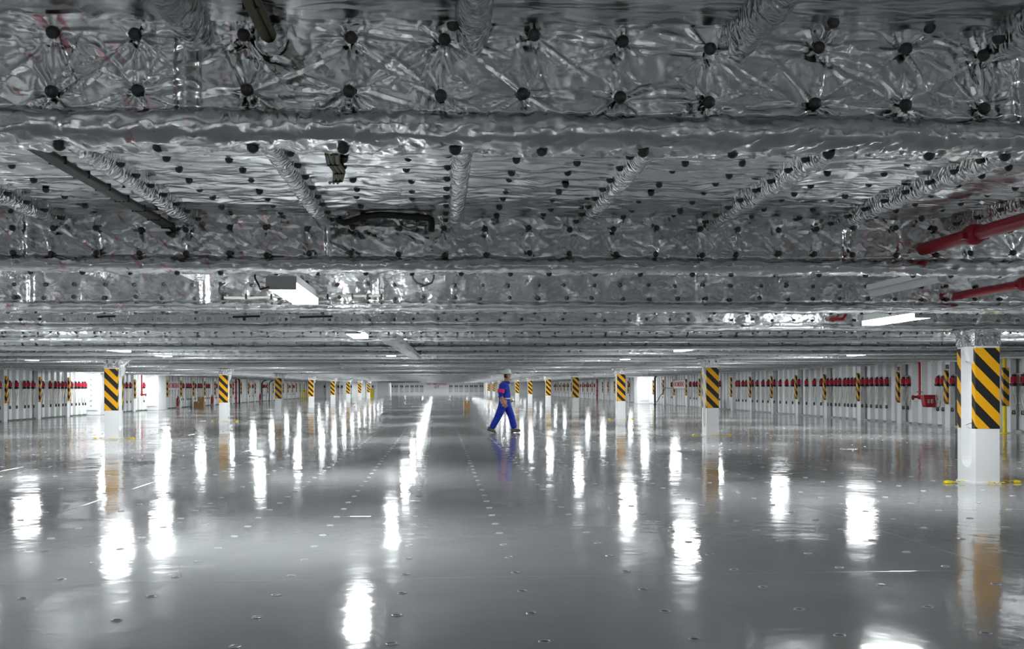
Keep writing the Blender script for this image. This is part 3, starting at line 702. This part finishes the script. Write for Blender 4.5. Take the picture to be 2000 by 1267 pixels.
# ================================================================ LASHING BELTS ON THE WALLS
def make_belt():            # hangs in the x-z plane, faces -y; origin at its hook on the wall
    r = empty('lashing_belt')
    m = MB()
    for s in (-1, 1):
        m.box((s*.035, -.05, -.03), (.034, .07, .07)); m.tube([(s*.035, -.05, 0), (s*.035, -.03, .035), (s*.035, 0, .03)], .008, 6)
    m.build('hook_pair', 'black', r)
    MB().prism([(-.075, -.05), (.075, -.05), (.085, -.20), (.07, -.235), (-.07, -.235), (-.085, -.20)], 'y', -.11, -.01).box((0, -.125, -.14), (.05, .03, .15)).build('ratchet', 'belt_red', r)
    MB().box((0, -.06, -.275), (.17, .11, .08)).tube([(-.08, -.12, -.26), (.08, -.12, -.26)], .018, 8).build('buckle', 'black', r)
    straps = {}
    for s, w_ in ((-1, .035), (1, .035), (.15, .03)):
        n = 9; m = MB(); vs = []
        for i in range(n):
            t = i/(n-1); z = -.31-.68*t; x = s*(.035+.05*math.sin(t*PI*1.15))+.012*math.sin(t*9+s*2); y = -.055-.03*math.sin(t*5+s)
            vs += [(x-w_/2, y, z), (x+w_/2, y-.012, z), (x+w_/2, y+.006, z), (x-w_/2, y+.016, z)]
        fs = [(i*4+k, i*4+(k+1) % 4, i*4+4+(k+1) % 4, i*4+4+k) for i in range(n-1) for k in range(4)]
        so_ = m.add(vs, fs, 0, True).build('strap', 'strap', r)
        if abs(s) == 1: straps[s] = so_
    for s in (-1, 1):
        MB().tube([(s*.045, -.06, -.97), (s*.05, -.06, -1.03), (s*.075, -.06, -1.065), (s*.04, -.06, -1.09), (s*.015, -.06, -1.06)], [.014, .018, .017, .015, .009], 6).build('end_hook', 'black', straps[s])
    return r
belt0 = make_belt(); belt_used = False
dark_ratchet = [ch for ch in belt0.children if ch.name.startswith('ratchet')][0].data.copy(); dark_ratchet.materials[0] = MT['black']
def belt(x, y, rz, label, group, z=1.58):
    global belt_used
    o = belt0 if not belt_used else copy_tree(belt0); belt_used = True
    if y > 137:
        for ch in o.children:
            if ch.name.startswith('ratchet'): ch.data = dark_ratchet
    o.location = (x, y, z); o.rotation_euler = (0, 0, rz); tag(o, label, 'lashing belt', group); return o
left_px = [1.7, 21.8, 34.9, 51, 58, 68, 86.4, 101, 111.4, 117, 125, 130.6, 142, 150.5, 156.8, 164, 168.7, 177, 242, 249.6, 257, 283, 287.4, 291.7, 356, 359.5, 367, 370.6, 374, 379.5, 383, 389.3, 392.2, 394.9, 402, 405.8, 409.7, 422, 424.6, 450, 452, 471.8, 488.4, 495, 499.8, 515.5, 517.5, 521, 564, 567, 573, 575]
right_px = [1994.6, 1976.7, 1857, 1838.7, 1828.6, 1770.5, 1761.7, 1729, 1718, 1709.5, 1699, 1690, 1681.5, 1668, 1661, 1654, 1647.5, 1637, 1630, 1621, 1614, 1601.5, 1588, 1573, 1558, 1546, 1534, 1521.6, 1510, 1498, 1488, 1477, 1467.5, 1455, 1449, 1441, 1437, 1404, 1359, 1354, 1346.5, 1340, 1310.5, 1293.5, 1252, 1248, 1244, 1228, 1186] + list(np.linspace(1160, 1133, 8)) + list(np.linspace(1110, 1082, 9))
BW = HW+.165
for sd, pxs, nm in ((-1, left_px, 'left'), (1, right_px, 'right')):
    ys = sorted(y for y in (side_y(p, sd*(HW+.06)) for p in pxs) if not (sd < 0 and 63.9 < y < 66.7) and not (sd > 0 and 81.5 < y < 83.8))
    last = None; n = 0; nf = 0
    vis_posts = [y for y in POSTS[sd] if y > (42 if sd < 0 else 28)]
    for i, y in enumerate(ys):
        bi = sum(1 for v in vis_posts if v < y)
        if bi != last: n = 0; last = bi
        n += 1
        if y-(ys[i-1] if i else -9) < .17: y = ys[i-1]+.17; ys[i] = y
        if y > 100:
            nf += 1; l, g = 'small distant red lashing belt far down the %s wall, %s from nearer end' % (nm, ORD[nf]), 'distant lashing belts on the %s wall' % nm
        elif bi == 0: l, g = 'red lashing belt before the first striped post of %s wall, %s from camera' % (nm, ORD[n]), 'lashing belts on the %s wall' % nm
        else: l, g = 'red lashing belt, %s beyond the %s striped post of %s wall counted from camera' % (ORD[n], ORD[min(bi, 26)], nm), 'lashing belts on the %s wall' % nm
        belt(sd*BW, y, -sd*PI/2, l, g)
rail = {}
for sd in (-1, 1):
    for z, r in ((1.60, .012), (.80, .009)):
        MB().tube([(sd*(HW+.185), 24, z), (sd*(HW+.185), 136, z)], r, 6).build('hanging_rail', 'wall', WALL[sd])
# belts on the far bulkhead: dark and small
fb_px = [756, 765, 774, 784.6, 795, 804.7, 814, 823.5, 880.5, 891, 900.5, 911, 920.6, 929.5, 940]
m_far = None
for i, a in enumerate(fb_px):
    q = on_y(a, 755, Y1-.12)
    for dx in (-.15, .15):
        belt(q.x+dx, Y1-.112, 0, 'tiny dark lashing belt on the far bulkhead, %s of the %s pair from left' % ('left' if dx < 0 else 'right', ORD[i+1]), 'lashing belts on the far bulkhead', 1.62)
for i, a in enumerate((634, 661, 668, 686, 728)):
    q = on_y(a, 755, 138.9); belt(q.x, 138.885, 0, 'small dark lashing belt on the far left casing block, %s from left' % ORD[i+1], 'lashing belts on the far casing block')

# ================================================================ SIGNS
sg = empty('sign', (0, Y1-.13, 0)); q = on_y(853, 756, Y1)
MB().box((q.x, 0, 1.54), (3.6, .03, 1.0)).build('plate', 'plate', sg)
text_mesh('lettering', 'NO SMOKING', .50, 'ink_red', sg, (q.x, -.02, 1.77), (PI/2, 0, 0)); text_mesh('lettering', 'AFT', .52, 'ink_black', sg, (q.x, -.02, 1.31), (PI/2, 0, 0))
tag(sg, 'NO SMOKING AFT sign on the far bulkhead', 'sign')
for sd, p0, p1_, nm in ((-1, 330, 350, 'left'), (1, 1315, 1337, 'right')):
    ya, yb = sorted((side_y(p0, sd*HW), side_y(p1_, sd*HW))); yc = (ya+yb)/2
    s = empty('sign', (sd*(HW+.02), yc, 0)); MB().box((sd*.02, 0, 1.42), (.03, yb-ya+.1, .52)).build('plate', 'plate', s)
    text_mesh('lettering', 'NO SMOKING', .46, 'ink_red', s, (0, 0, 1.42), (PI/2, 0, -sd*PI/2)); MB().box((sd*.1, 0, 1.42), (.15, .1, .3)).build('bracket', 'grey', s)
    tag(s, 'red lettered NO SMOKING sign on the %s side wall' % nm, 'sign')

# ================================================================ WALL FITTINGS
def hydrant(sd, px, label, zlow=.92, full=False):
    X = sd*(HW-(.14 if full else .02)); y = side_y(px, X); h = empty('fire_hydrant', (X, y, 0))
    if full:
        MB().tube([(0, 0, 0), (0, 0, 2.1)], .07, 12).build('pipe', 'red', h)
        for z in (.9, 1.75, .45): MB().lathe([(.07, -.05), (.11, -.05), (.11, .05), (.07, .05)], (0, 0, z), 12).build('flange', 'red', h)
        MB().tube([(0, -.02, .9), (-sd*.02, -.30, .9)], .05, 10).build('valve', 'red', h)
        MB().box((sd*.12, 0, 1.5), (.2, .04, .04)).build('bracket', 'white', h)
    else:
        MB().tube([(sd*.05, .1, 2.2), (0, .04, 2.08), (0, 0, 1.98), (0, 0, zlow-.08)], .042, 10).build('pipe', 'red', h)
        MB().lathe([(.04, -.06), (.075, -.05), (.085, 0), (.075, .05), (.04, .06)], (0, 0, zlow), 12).build('valve', 'red', h)
        MB().tube([(0, 0, zlow), (-sd*.03, -.26 if sd > 0 else .2, zlow)], [.045, .05], 10).tube([(-sd*.22, 0, zlow), (0, 0, zlow)], .04, 10).build('outlet', 'red', h)
        for k in range(2): MB().lathe([(.03, 0), (.085, .01), (.085, .03), (.03, .04)], (-sd*.2, 0, zlow-.02+.0*k), 10, axis='x', sgn=-sd).build('cap', 'red', h)
        MB().tube([(-.1, 0, zlow+.16), (.1, 0, zlow+.16)], .012, 6).tube([(0, -.1, zlow+.16), (0, .1, zlow+.16)], .012, 6).build('hand_wheel', 'red', h)
        MB().box((sd*.12, 0, 1.35), (.24, .03, .03)).build('bracket', 'white', h)
    return tag(h, label, 'hydrant')
hydrant(1, 1796, 'red hydrant pipe and valve on right wall beside the red hose box')
hydrant(-1, 277, 'thin red hydrant pipe on left wall beyond the nearest pillar')
hydrant(-1, 320.5, 'tall thick red pipe from floor to ceiling on left wall', full=True)
hydrant(-1, 461, 'thick dark red pipe on left wall beyond the second pillar', full=True)
hydrant(1, 1166, 'distant red pipe from floor to ceiling on right wall', full=True)
# red hose box
X = HW-.05; y = side_y(1813, X); hb = empty('hose_box', (X, y, 0))
MB().prism([(-.20, .96), (.22, .96), (.18, .60), (-.10, .60), (-.15, .66)], 'y', -.13, .13).build('body', 'red', hb)
MB().box((0.0, 0, .975), (.45, .30, .03)).build('lid', 'red', hb)
for dx in (-.05, .06):
    m = MB()
    for zz in (.84, .79, .74): m.box((dx, -.135, zz), (.07, .008, .018))
    m.box((dx-.025, -.135, .79), (.014, .008, .11)); m.box((dx+.025, -.135, .79), (.014, .008, .11)); m.build('white_mark', 'plate', hb)
MB().tube([(.20, -.02, .98), (.27, -.02, 1.05), (.30, -.02, .9), (.27, -.02, .68), (.33, -.02, .70)], .022, 8).build('hose_loop', 'cable_white', hb)
tag(hb, 'red hose box hung on right wall with white hose loop', 'hose box')
# small plates with characters on two posts
for px_, t, col in ((1751, 'E', 'ink_red'), (1847, 'G', 'ink_black')):
    yy = min(POSTS[1], key=lambda v: abs(v-side_y(px_, HW)))
    s = empty('post_marker', (HW+.03, yy-.112, 0)); MB().box((0, 0, 1.86), (.13, .012, .16)).build('plate', 'plate', s)
    text_mesh('lettering', t, .14, col, s, (0, -.008, 1.86), (PI/2, 0, 0)); tag(s, 'small white post marker with %s letter above stripes' % ('red' if px_ == 1751 else 'black'), 'marker')
# yellow striped pole at the right edge
yp = side_y(1962, HW-.5); pl = empty('yellow_pole', (HW-.5, yp, 0))
MB().tube([(0, 0, 0), (0, 0, 2.0)], .055, 12).lathe([(.13, 0), (.13, .02), (.06, .03)], n=12).build('pole', 'yellow', pl)
MB().box((0, -.03, 1.25), (.15, .10, 1.02)).build('hazard_board', 'hazard', pl)
tag(pl, 'yellow pole with striped board at the right edge', 'pole')
# extinguishers
def extinguisher(sd, px, label):
    X = sd*(HW-.08); y = side_y(px, X); e = empty('fire_extinguisher', (X, y, .14))
    MB().lathe([(0, 0), (.085, .0), (.09, .03), (.09, .42), (.07, .50), (.03, .54), (.03, .57)], n=14).build('cylinder', 'red', e)
    MB().box((0, 0, .60), (.05, .10, .06)).box((0, -.07, .65), (.025, .16, .02)).build('valve_head', 'black', e)
    MB().tube([(0, -.04, .60), (-sd*.12, -.08, .52), (-sd*.12, -.06, .30), (-sd*.10, -.04, .15)], .015, 6).build('hose', 'black', e)
    MB().box((sd*.07, 0, .2), (.06, .2, .03)).build('bracket', 'grey', e)
    MB().box((0, 0, -.07), (.2, .2, .14)).build('stand', 'grey', e)
    return tag(e, label, 'extinguisher', 'red fire extinguishers')
extinguisher(-1, 347, 'red fire extinguisher below the left no smoking sign'); extinguisher(-1, 414, 'red fire extinguisher just left of the second left pillar'); extinguisher(-1, 508, 'distant red fire extinguisher by the black arched pipe')
# cardboard boxes
def carton(loc, d, rz, label, pale=False, name='cardboard_box'):
    b = empty(name, loc, rz); w_, dp, h_ = d
    MB().box((0, 0, h_/2), (w_, dp, h_)).build('body', 'card', b)
    for s in (-1, 1): MB().box((0, s*dp/4, h_+.004), (w_, dp/2-.006, .008)).build('flap', 'card', b)
    MB().box((0, 0, h_+.010), (w_+.004, .06, .004)).box((0, -dp/2-.002, h_*.86), (.06, .004, h_*.28)).build('packing_tape', 'card_pale', b)
    if pale: MB().box((-w_/2-.003, 0, h_/2), (.006, dp*.98, h_*.98)).build('side_panel', 'card_pale', b)
    return tag(b, label, 'box')
q = on_z(911.5, 797.5, 0); carton((q.x, q.y+.2, 0), (.33, .42, .45), .10, 'cardboard carton standing alone on the open floor left of the walker', True)
q = on_z(364, 794, 0); carton((-15.62, 75.4, 0), (.66, .60, .36), 0, 'wide cardboard box on floor by left wall, under another'); carton((-15.52, 75.4, .372), (.42, .5, .30), .15, 'smaller cardboard box stacked on another by left wall')
carton((15.45, 60.0, 0), (.62, .6, .62), 0, 'brown cardboard box on floor behind the second right pillar')
# black arched pipes on the left wall, dark downpipes
for px_, lb in ((512, 'black arched pipe on left wall, first of a pair'), (526, 'black arched pipe on left wall, second of a pair')):
    X = -(HW-.0); y = side_y(px_, X); a = empty('arched_pipe', (X, y, 0))
    MB().tube([(0, 0, 0), (0, 0, 1.6), (.06, 0, 1.82), (.2, 0, 1.95), (.42, 0, 2.0)], .05, 10).build('pipe', 'black', a); MB().lathe([(.09, 0), (.09, .03), (.05, .04)], n=10).build('foot', 'black', a)
    tag(a, lb, 'pipe', 'black arched pipes')
for sd, px_, lb in ((-1, 467.5, 'black vertical downpipe beside the dark red pipe'), (1, 1279, 'black vertical downpipe at foot of the handrail on right wall')):
    X = sd*(HW-.05); y = side_y(px_, X); a = empty('downpipe', (X, y, 0)); MB().tube([(0, 0, 0), (0, 0, 1.9), (sd*.12, 0, 2.05)], .07, 10).build('pipe', 'black', a); MB().lathe([(.11, 0), (.11, .03), (.07, .04)], n=10).build('foot', 'black', a)
    tag(a, lb, 'pipe')
X = HW-.45; r = empty('rope'); ya = side_y(1277, X); yb = side_y(1299, X)
MB().tube([(X, ya+(yb-ya)*t, .03+1.15*t**1.25+.05*math.sin(t*14)) for t in np.linspace(0, 1, 16)], .028, 6).build('strand', 'cable_dark', r); MB().box((X+.3, yb, 1.18), (.6, .05, .05)).build('wall_hook', 'grey', r)
tag(r, 'dark rope rising from the floor against right wall', 'rope')
# yellow barrier posts and cabinet far left
for i, px_ in enumerate((588, 592, 596, 600)):
    X = -15.3; y = side_y(px_, X); p = empty('barrier_post', (X, y, 0))
    MB().tube([(0, 0, 0), (0, 0, 1.02)], .06, 10).build('base', 'yellow', p); MB().tube([(0, 0, 1.02), (0, 0, 1.95)], .06, 10).build('upper', 'white', p)
    tag(p, 'yellow and white barrier post, %s of four on the far left' % ORD[i+1], 'post', 'barrier posts')
q = on_z(725.5, 777, 0); cbn = empty('cabinet', (q.x, 135.5, 0))
MB().box((0, 0, .58), (.46, .4, 1.12)).build('body', 'yellow', cbn); MB().box((0, -.205, .6), (.40, .015, 1.0)).build('door', 'yellow', cbn); MB().box((.14, -.22, .62), (.03, .02, .12)).build('handle', 'black', cbn)
tag(cbn, 'bright yellow cabinet beside the far left pillars', 'cabinet')

# ================================================================ LASHING POTS IN THE DECK
pot_me = MB().lathe([(.034, -.001), (.033, .004), (.029, .006), (.024, .0045), (.022, .001)], n=14).lathe([(.022, .001), (.0, .0005)], n=14, mi=1).mesh('lashing_pot', ['rim', 'recess'])
pots = []
for k in range(-30, 34):
    for j in range(0, 46):
        x = CAM.x+.52+.765*k+jit(.008); y = 4.83+.685*j+jit(.012)
        v = Vector((x, y, 0))-CAM; d = v.dot(fw); uu = PX+F*v.dot(rc)/d; tt = PY-F*v.dot(uc)/d
        if 0 < uu < 2000 and tt < 1264 and abs(x) < 15.8 and (abs(abs(x)-7.73) > .3): pots.append((d, x, y, j))
pots.sort(); D0P = on_z(985, 845, 0)
rowsj = {}
for d, x, y, j in pots[:300]: rowsj.setdefault(j, []).append(x)
rown = {j: i+1 for i, j in enumerate(sorted(rowsj))}
for i, (d, x, y, j) in enumerate(pots[:300]):
    o = put('lashing_pot', pot_me, None, (x, y, 0)); tag(o, 'round deck lashing pot, %s row from picture bottom, %s from left' % (ORD[rown[j]], ORD[sorted(rowsj[j]).index(x)+1]), 'lashing pot', 'lashing pots in the deck')
m = MB()
for d, x, y, j in pots[300:]:
    if (Vector((x, y, 0))-D0P).length > .8: m.lathe([(.034, -.001), (.031, .005), (.022, .001)], (x, y, 0), 8)
tag(m.build('lashing_pot_field', 'rim', None), 'far rows of round lashing pots across the deck', 'lashing pots', kind='stuff')

# ================================================================ PERSON walking to the right
PXM = 69.7; q0 = on_z(985, 845, 0); D0 = Vector((q0.x, q0.y, 0))
def B(px, py, side=0.0):     # picture-plane sketch of the pose turned into the body's own metres: x forward, y away, z up
    return Vector(((px-985)/PXM, side, (845.5-py)/PXM))
def skin_body(name, chains, mats, pick, parent, subdiv=2):
    vs = []; es = []; rs = []; key = {}
    def vid(p, r):
        k = (round(p[0], 4), round(p[1], 4), round(p[2], 4))
        if k not in key: key[k] = len(vs); vs.append(tuple(p)); rs.append(r)
        return key[k]
    for ch in chains:
        ids = [vid(p, r) for p, r in ch]; es += list(zip(ids[:-1], ids[1:]))
    me = bpy.data.meshes.new(name); me.from_pydata(vs, es, [])
    o = bpy.data.objects.new(name, me); COL.objects.link(o)
    o.modifiers.new('skin', 'SKIN')
    lay = me.skin_vertices[0].data
    for i, r in enumerate(rs): lay[i].radius = r if isinstance(r, tuple) else (r, r); lay[i].use_root = (i == 0)
    s = o.modifiers.new('sub', 'SUBSURF'); s.levels = subdiv; s.render_levels = subdiv
    bpy.context.view_layer.update()
    me2 = bpy.data.meshes.new_from_object(o.evaluated_get(bpy.context.evaluated_depsgraph_get()))
    bpy.data.objects.remove(o)
    me2.materials.clear()
    for m_ in mats: me2.materials.append(MT[m_])
    for p in me2.polygons: p.material_index = pick(p.center); p.use_smooth = True
    return put(name, me2, parent)
man = empty('person', (D0.x, D0.y, 0), -YAW)
pel = B(986, 785)
near, far_ = -.10, .10
chest = B(984, 758); ch_lo = B(986, 772); nk = B(989, 747); hd0 = B(991, 741); hd1 = B(991.5, 734); hd2 = B(991, 728)
sh_n = B(981, 753.5, -.18); el_n = B(977.5, 772, -.23); wr_n = B(984, 785, -.22); hn = B(987.5, 790, -.215)
sh_f = B(987, 753.5, .18); el_f = B(990, 772, .22); wr_f = B(995, 779, .18); hf = B(998, 782, .17)
hip_n = B(983.5, 789, near); kn_n = B(973, 814, near); an_n = B(960, 837, near)
hip_f = B(988, 789, far_); kn_f = B(999, 812, far_); an_f = B(1004.5, 838, far_)
def lerp(a, b, t): return a+(b-a)*t
chains = [[(pel, (.175, .145)), (ch_lo, (.17, .145)), (chest, (.19, .155)), (nk, (.075, .075)), (hd0, (.072, .085)), (hd1, (.078, .098)), (hd2, (.066, .085))],
          [(chest, (.19, .155)), (sh_n, .092), (lerp(sh_n, el_n, .5), .080), (el_n, .068), (lerp(el_n, wr_n, .35), .046), (wr_n, .030), (hn, (.030, .042))],
          [(chest, (.19, .155)), (sh_f, .092), (el_f, .068), (lerp(el_f, wr_f, .35), .046), (wr_f, .030), (hf, (.030, .042))],
          [(pel, (.175, .145)), (hip_n, .135), (lerp(hip_n, kn_n, .5), .122), (kn_n, .102), (lerp(kn_n, an_n, .5), .098), (an_n, .088)],
          [(pel, (.175, .145)), (hip_f, .135), (lerp(hip_f, kn_f, .5), .122), (kn_f, .102), (lerp(kn_f, an_f, .5), .098), (an_f, .088)]]
def pick(c):
    if c.z > B(0, 747.5).z: return 1
    for e, wv in ((el_n, wr_n), (el_f, wr_f)):
        ax = (wv-e); t = (c-e).dot(ax)/ax.length_squared
        if t > .22 and (c-(e+ax*min(t, 1.4))).length < .09 and c.z < e.z+.02 and abs(c.y) > .12: return 1
    return 0
body = skin_body('body', chains, ['blue', 'skin'], pick, man)
# fingers and thumbs
def finger_set(wr, hn_, name):
    ax = (hn_-wr).normalized(); sd = Vector((0, 1, 0)); nrm = ax.cross(sd).normalized()
    base = hn_+ax*.015
    for k in range(4):
        off = nrm*(-.03+.02*k); ln = (.055, .068, .064, .05)[k]
        p = [base+off, base+off+ax*ln*.5+sd*(.006 if wr.y < 0 else -.006), base+off+ax*ln+sd*(.02 if wr.y < 0 else -.02)]
        MB().tube(p, [.0095, .009, .007], 7).build('finger', 'skin', man)
    p = [wr+ax*.03+nrm*-.02, wr+ax*.06+nrm*-.05, wr+ax*.09+nrm*-.055]
    MB().tube(p, [.012, .011, .008], 7).build('thumb', 'skin', man)
finger_set(wr_n, hn, 'near'); finger_set(wr_f, hf, 'far')
# face: nose, brow, ear, mouth; hair below the helmet
fx = hd1+Vector((.088, 0, 0))
MB().add([fx+Vector(p) for p in ((-.01, 0, .022), (-.012, -.016, -.018), (-.012, .016, -.018), (.024, 0, -.015), (-.01, 0, -.026))], [(0, 1, 3), (0, 3, 2), (1, 4, 3), (3, 4, 2)]).build('nose', 'skin', man)
for s in (-1, 1):
    MB().lathe([(.0, .010), (.009, .006), (.012, 0), (.009, -.006), (0, -.010)], fx+Vector((-.016, s*.033, .022)), 8).build('eye', 'hair', man)
    MB().lathe([(.0, .004), (.022, .007), (.028, 0), (.020, -.007), (0, -.004)], hd1+Vector((-.004, s*.082, -.005)), 10, axis='y').build('ear', 'skin', man)
MB().box(fx+Vector((-.012, 0, -.048)), (.012, .05, .010)).build('mouth', 'pink', man)
hp_ = [(.088, .05), (.094, .0), (.088, -.045), (.070, -.075)]
hm = MB(); vs = []
for r_, z_ in hp_:
    for k in range(13):
        q = PI*.52+PI*.96*k/12; vs.append(hd1+Vector((math.cos(q)*r_*1.12, math.sin(q)*r_*.96, z_)))
hm.add(vs, [(i*13+k, i*13+k+1, i*13+14+k, i*13+13+k) for i in range(3) for k in range(12)], 0, True).build('hair', 'hair', man)
# helmet with brim
hc = hd2+Vector((-.005, 0, -.035)); he = MB(); vs = []; prof = [(1.0, 0), (1.0, .03), (.95, .07), (.80, .105), (.55, .13), (.25, .142), (.02, .145)]
for r_, z_ in prof:
    for k in range(20): q = 2*PI*k/20; vs.append(hc+Vector((math.cos(q)*.125*r_, math.sin(q)*.105*r_, z_)))
he.add(vs, [(i*20+k, i*20+(k+1) % 20, (i+1)*20+(k+1) % 20, (i+1)*20+k) for i in range(6) for k in range(20)], 0, True)
hel = he.build('helmet', 'helmet', man)
br = MB(); vs = []
for rx, ry, z_ in ((.122, .102, .008), (.152, .122, -.004), (.150, .120, .004), (.122, .102, .018)):
    for k in range(20): q = 2*PI*k/20; fr_ = .035*max(0, math.cos(q)) if rx > .13 else 0; vs.append(hc+Vector((math.cos(q)*(rx+fr_), math.sin(q)*ry, z_-fr_*.25)))
br.add(vs, [(i*20+k, i*20+(k+1) % 20, (i+1)*20+(k+1) % 20, (i+1)*20+k) for i in range(3) for k in range(20)], 0, True); br.build('brim', 'helmet', hel)
MB().tube([hd1+Vector((.02, -.086, .04)), hd1+Vector((.04, -.08, -.05)), hd1+Vector((.05, 0, -.095)), hd1+Vector((.04, .08, -.05)), hd1+Vector((.02, .086, .04))], .006, 6).build('chin_strap', 'strap', hel)
# collar, belt, armband, sleeves' rolled edge, chest mark, shoes
MB().lathe([(.125, -.035), (.118, .0), (.092, .035), (.084, .03)], nk+Vector((-.01, 0, -.005)), 16).build('collar', 'blue', man)
bz = B(0, 778.5).z; bv = []
for z_ in (-.018, .018):
    for k in range(24): q = 2*PI*k/24; bv.append((pel.x+.008+math.cos(q)*.158, math.sin(q)*.186, bz+z_))
MB().add(bv, [(k, (k+1) % 24, 24+(k+1) % 24, 24+k) for k in range(24)], 0, True).build('waist_belt', 'strap', man)
ab = MB(); a0 = lerp(sh_n, el_n, .40); a1 = lerp(sh_n, el_n, .78); ab.tube([a0, a1], [.100, .092], 14, cap=False).build('armband', 'pink', man)
for e, wv in ((el_n, wr_n), (el_f, wr_f)): MB().tube([lerp(e, wv, .02), lerp(e, wv, .24)], [.078, .072], 12).build('rolled_sleeve', 'blue', man)
text_mesh('chest_mark', '- - -', .05, 'plate', man, chest+Vector((.06, -.215, -.01)), (PI/2, 0, 0))
def shoe(ankle, heel_px, toe_px, side):
    h0 = B(*heel_px, side); t0 = B(*toe_px, side); ax = (t0-h0); L_ = ax.length; ax.normalize(); upv = Vector((-ax.z, 0, ax.x))
    if upv.z < 0: upv = -upv
    n = 12; up_ = MB(); so = MB(); P = []; Q = []
    for i in range(9):
        t = i/8; w_ = .040+.016*math.sin(t*PI)+(.006 if t > .5 else 0); w_ *= (1 if t < .9 else .75); hgt = .095-.055*max(0, (t-.25))/.75 if t > .25 else .095; hgt *= (.8 if t > .95 else 1)
        c_ = h0+ax*L_*t
        P.append([c_+upv*(.022+hgt*max(0, math.sin(a)))+Vector((0, w_*math.cos(a), 0)) for a in np.linspace(-.05, PI+.05, n)])
    up_.add([p for r_ in P for p in r_], [(i*n+k, i*n+k+1, (i+1)*n+k+1, (i+1)*n+k) for i in range(8) for k in range(n-1)]+[tuple(range(n)), tuple(range(8*n, 9*n))], 0, True)
    s_ = up_.build('shoe', 'shoe', man)
    for i in range(9):
        t = i/8; w_ = .045+.016*math.sin(t*PI); w_ *= (1 if t < .9 else .75); c_ = h0+ax*L_*t
        for zz in (0, .026):
            for yy in (-1, 1): Q.append(c_+upv*zz+Vector((0, yy*w_, 0)))
    so.add(Q, [(i*4+a, i*4+b_, i*4+4+b_, i*4+4+a) for i in range(8) for a, b_ in ((0, 1), (1, 3), (3, 2), (2, 0))]+[(0, 1, 3, 2), (32, 33, 35, 34)]); so.build('sole', 'black', s_)
shoe(an_n, (951.5, 840), (968.5, 845.5), near); shoe(an_f, (998.5, 845.5), (1017.5, 843), far_)
tag(man, 'person in blue coveralls and pale hard hat walking right with pink armband', 'person')
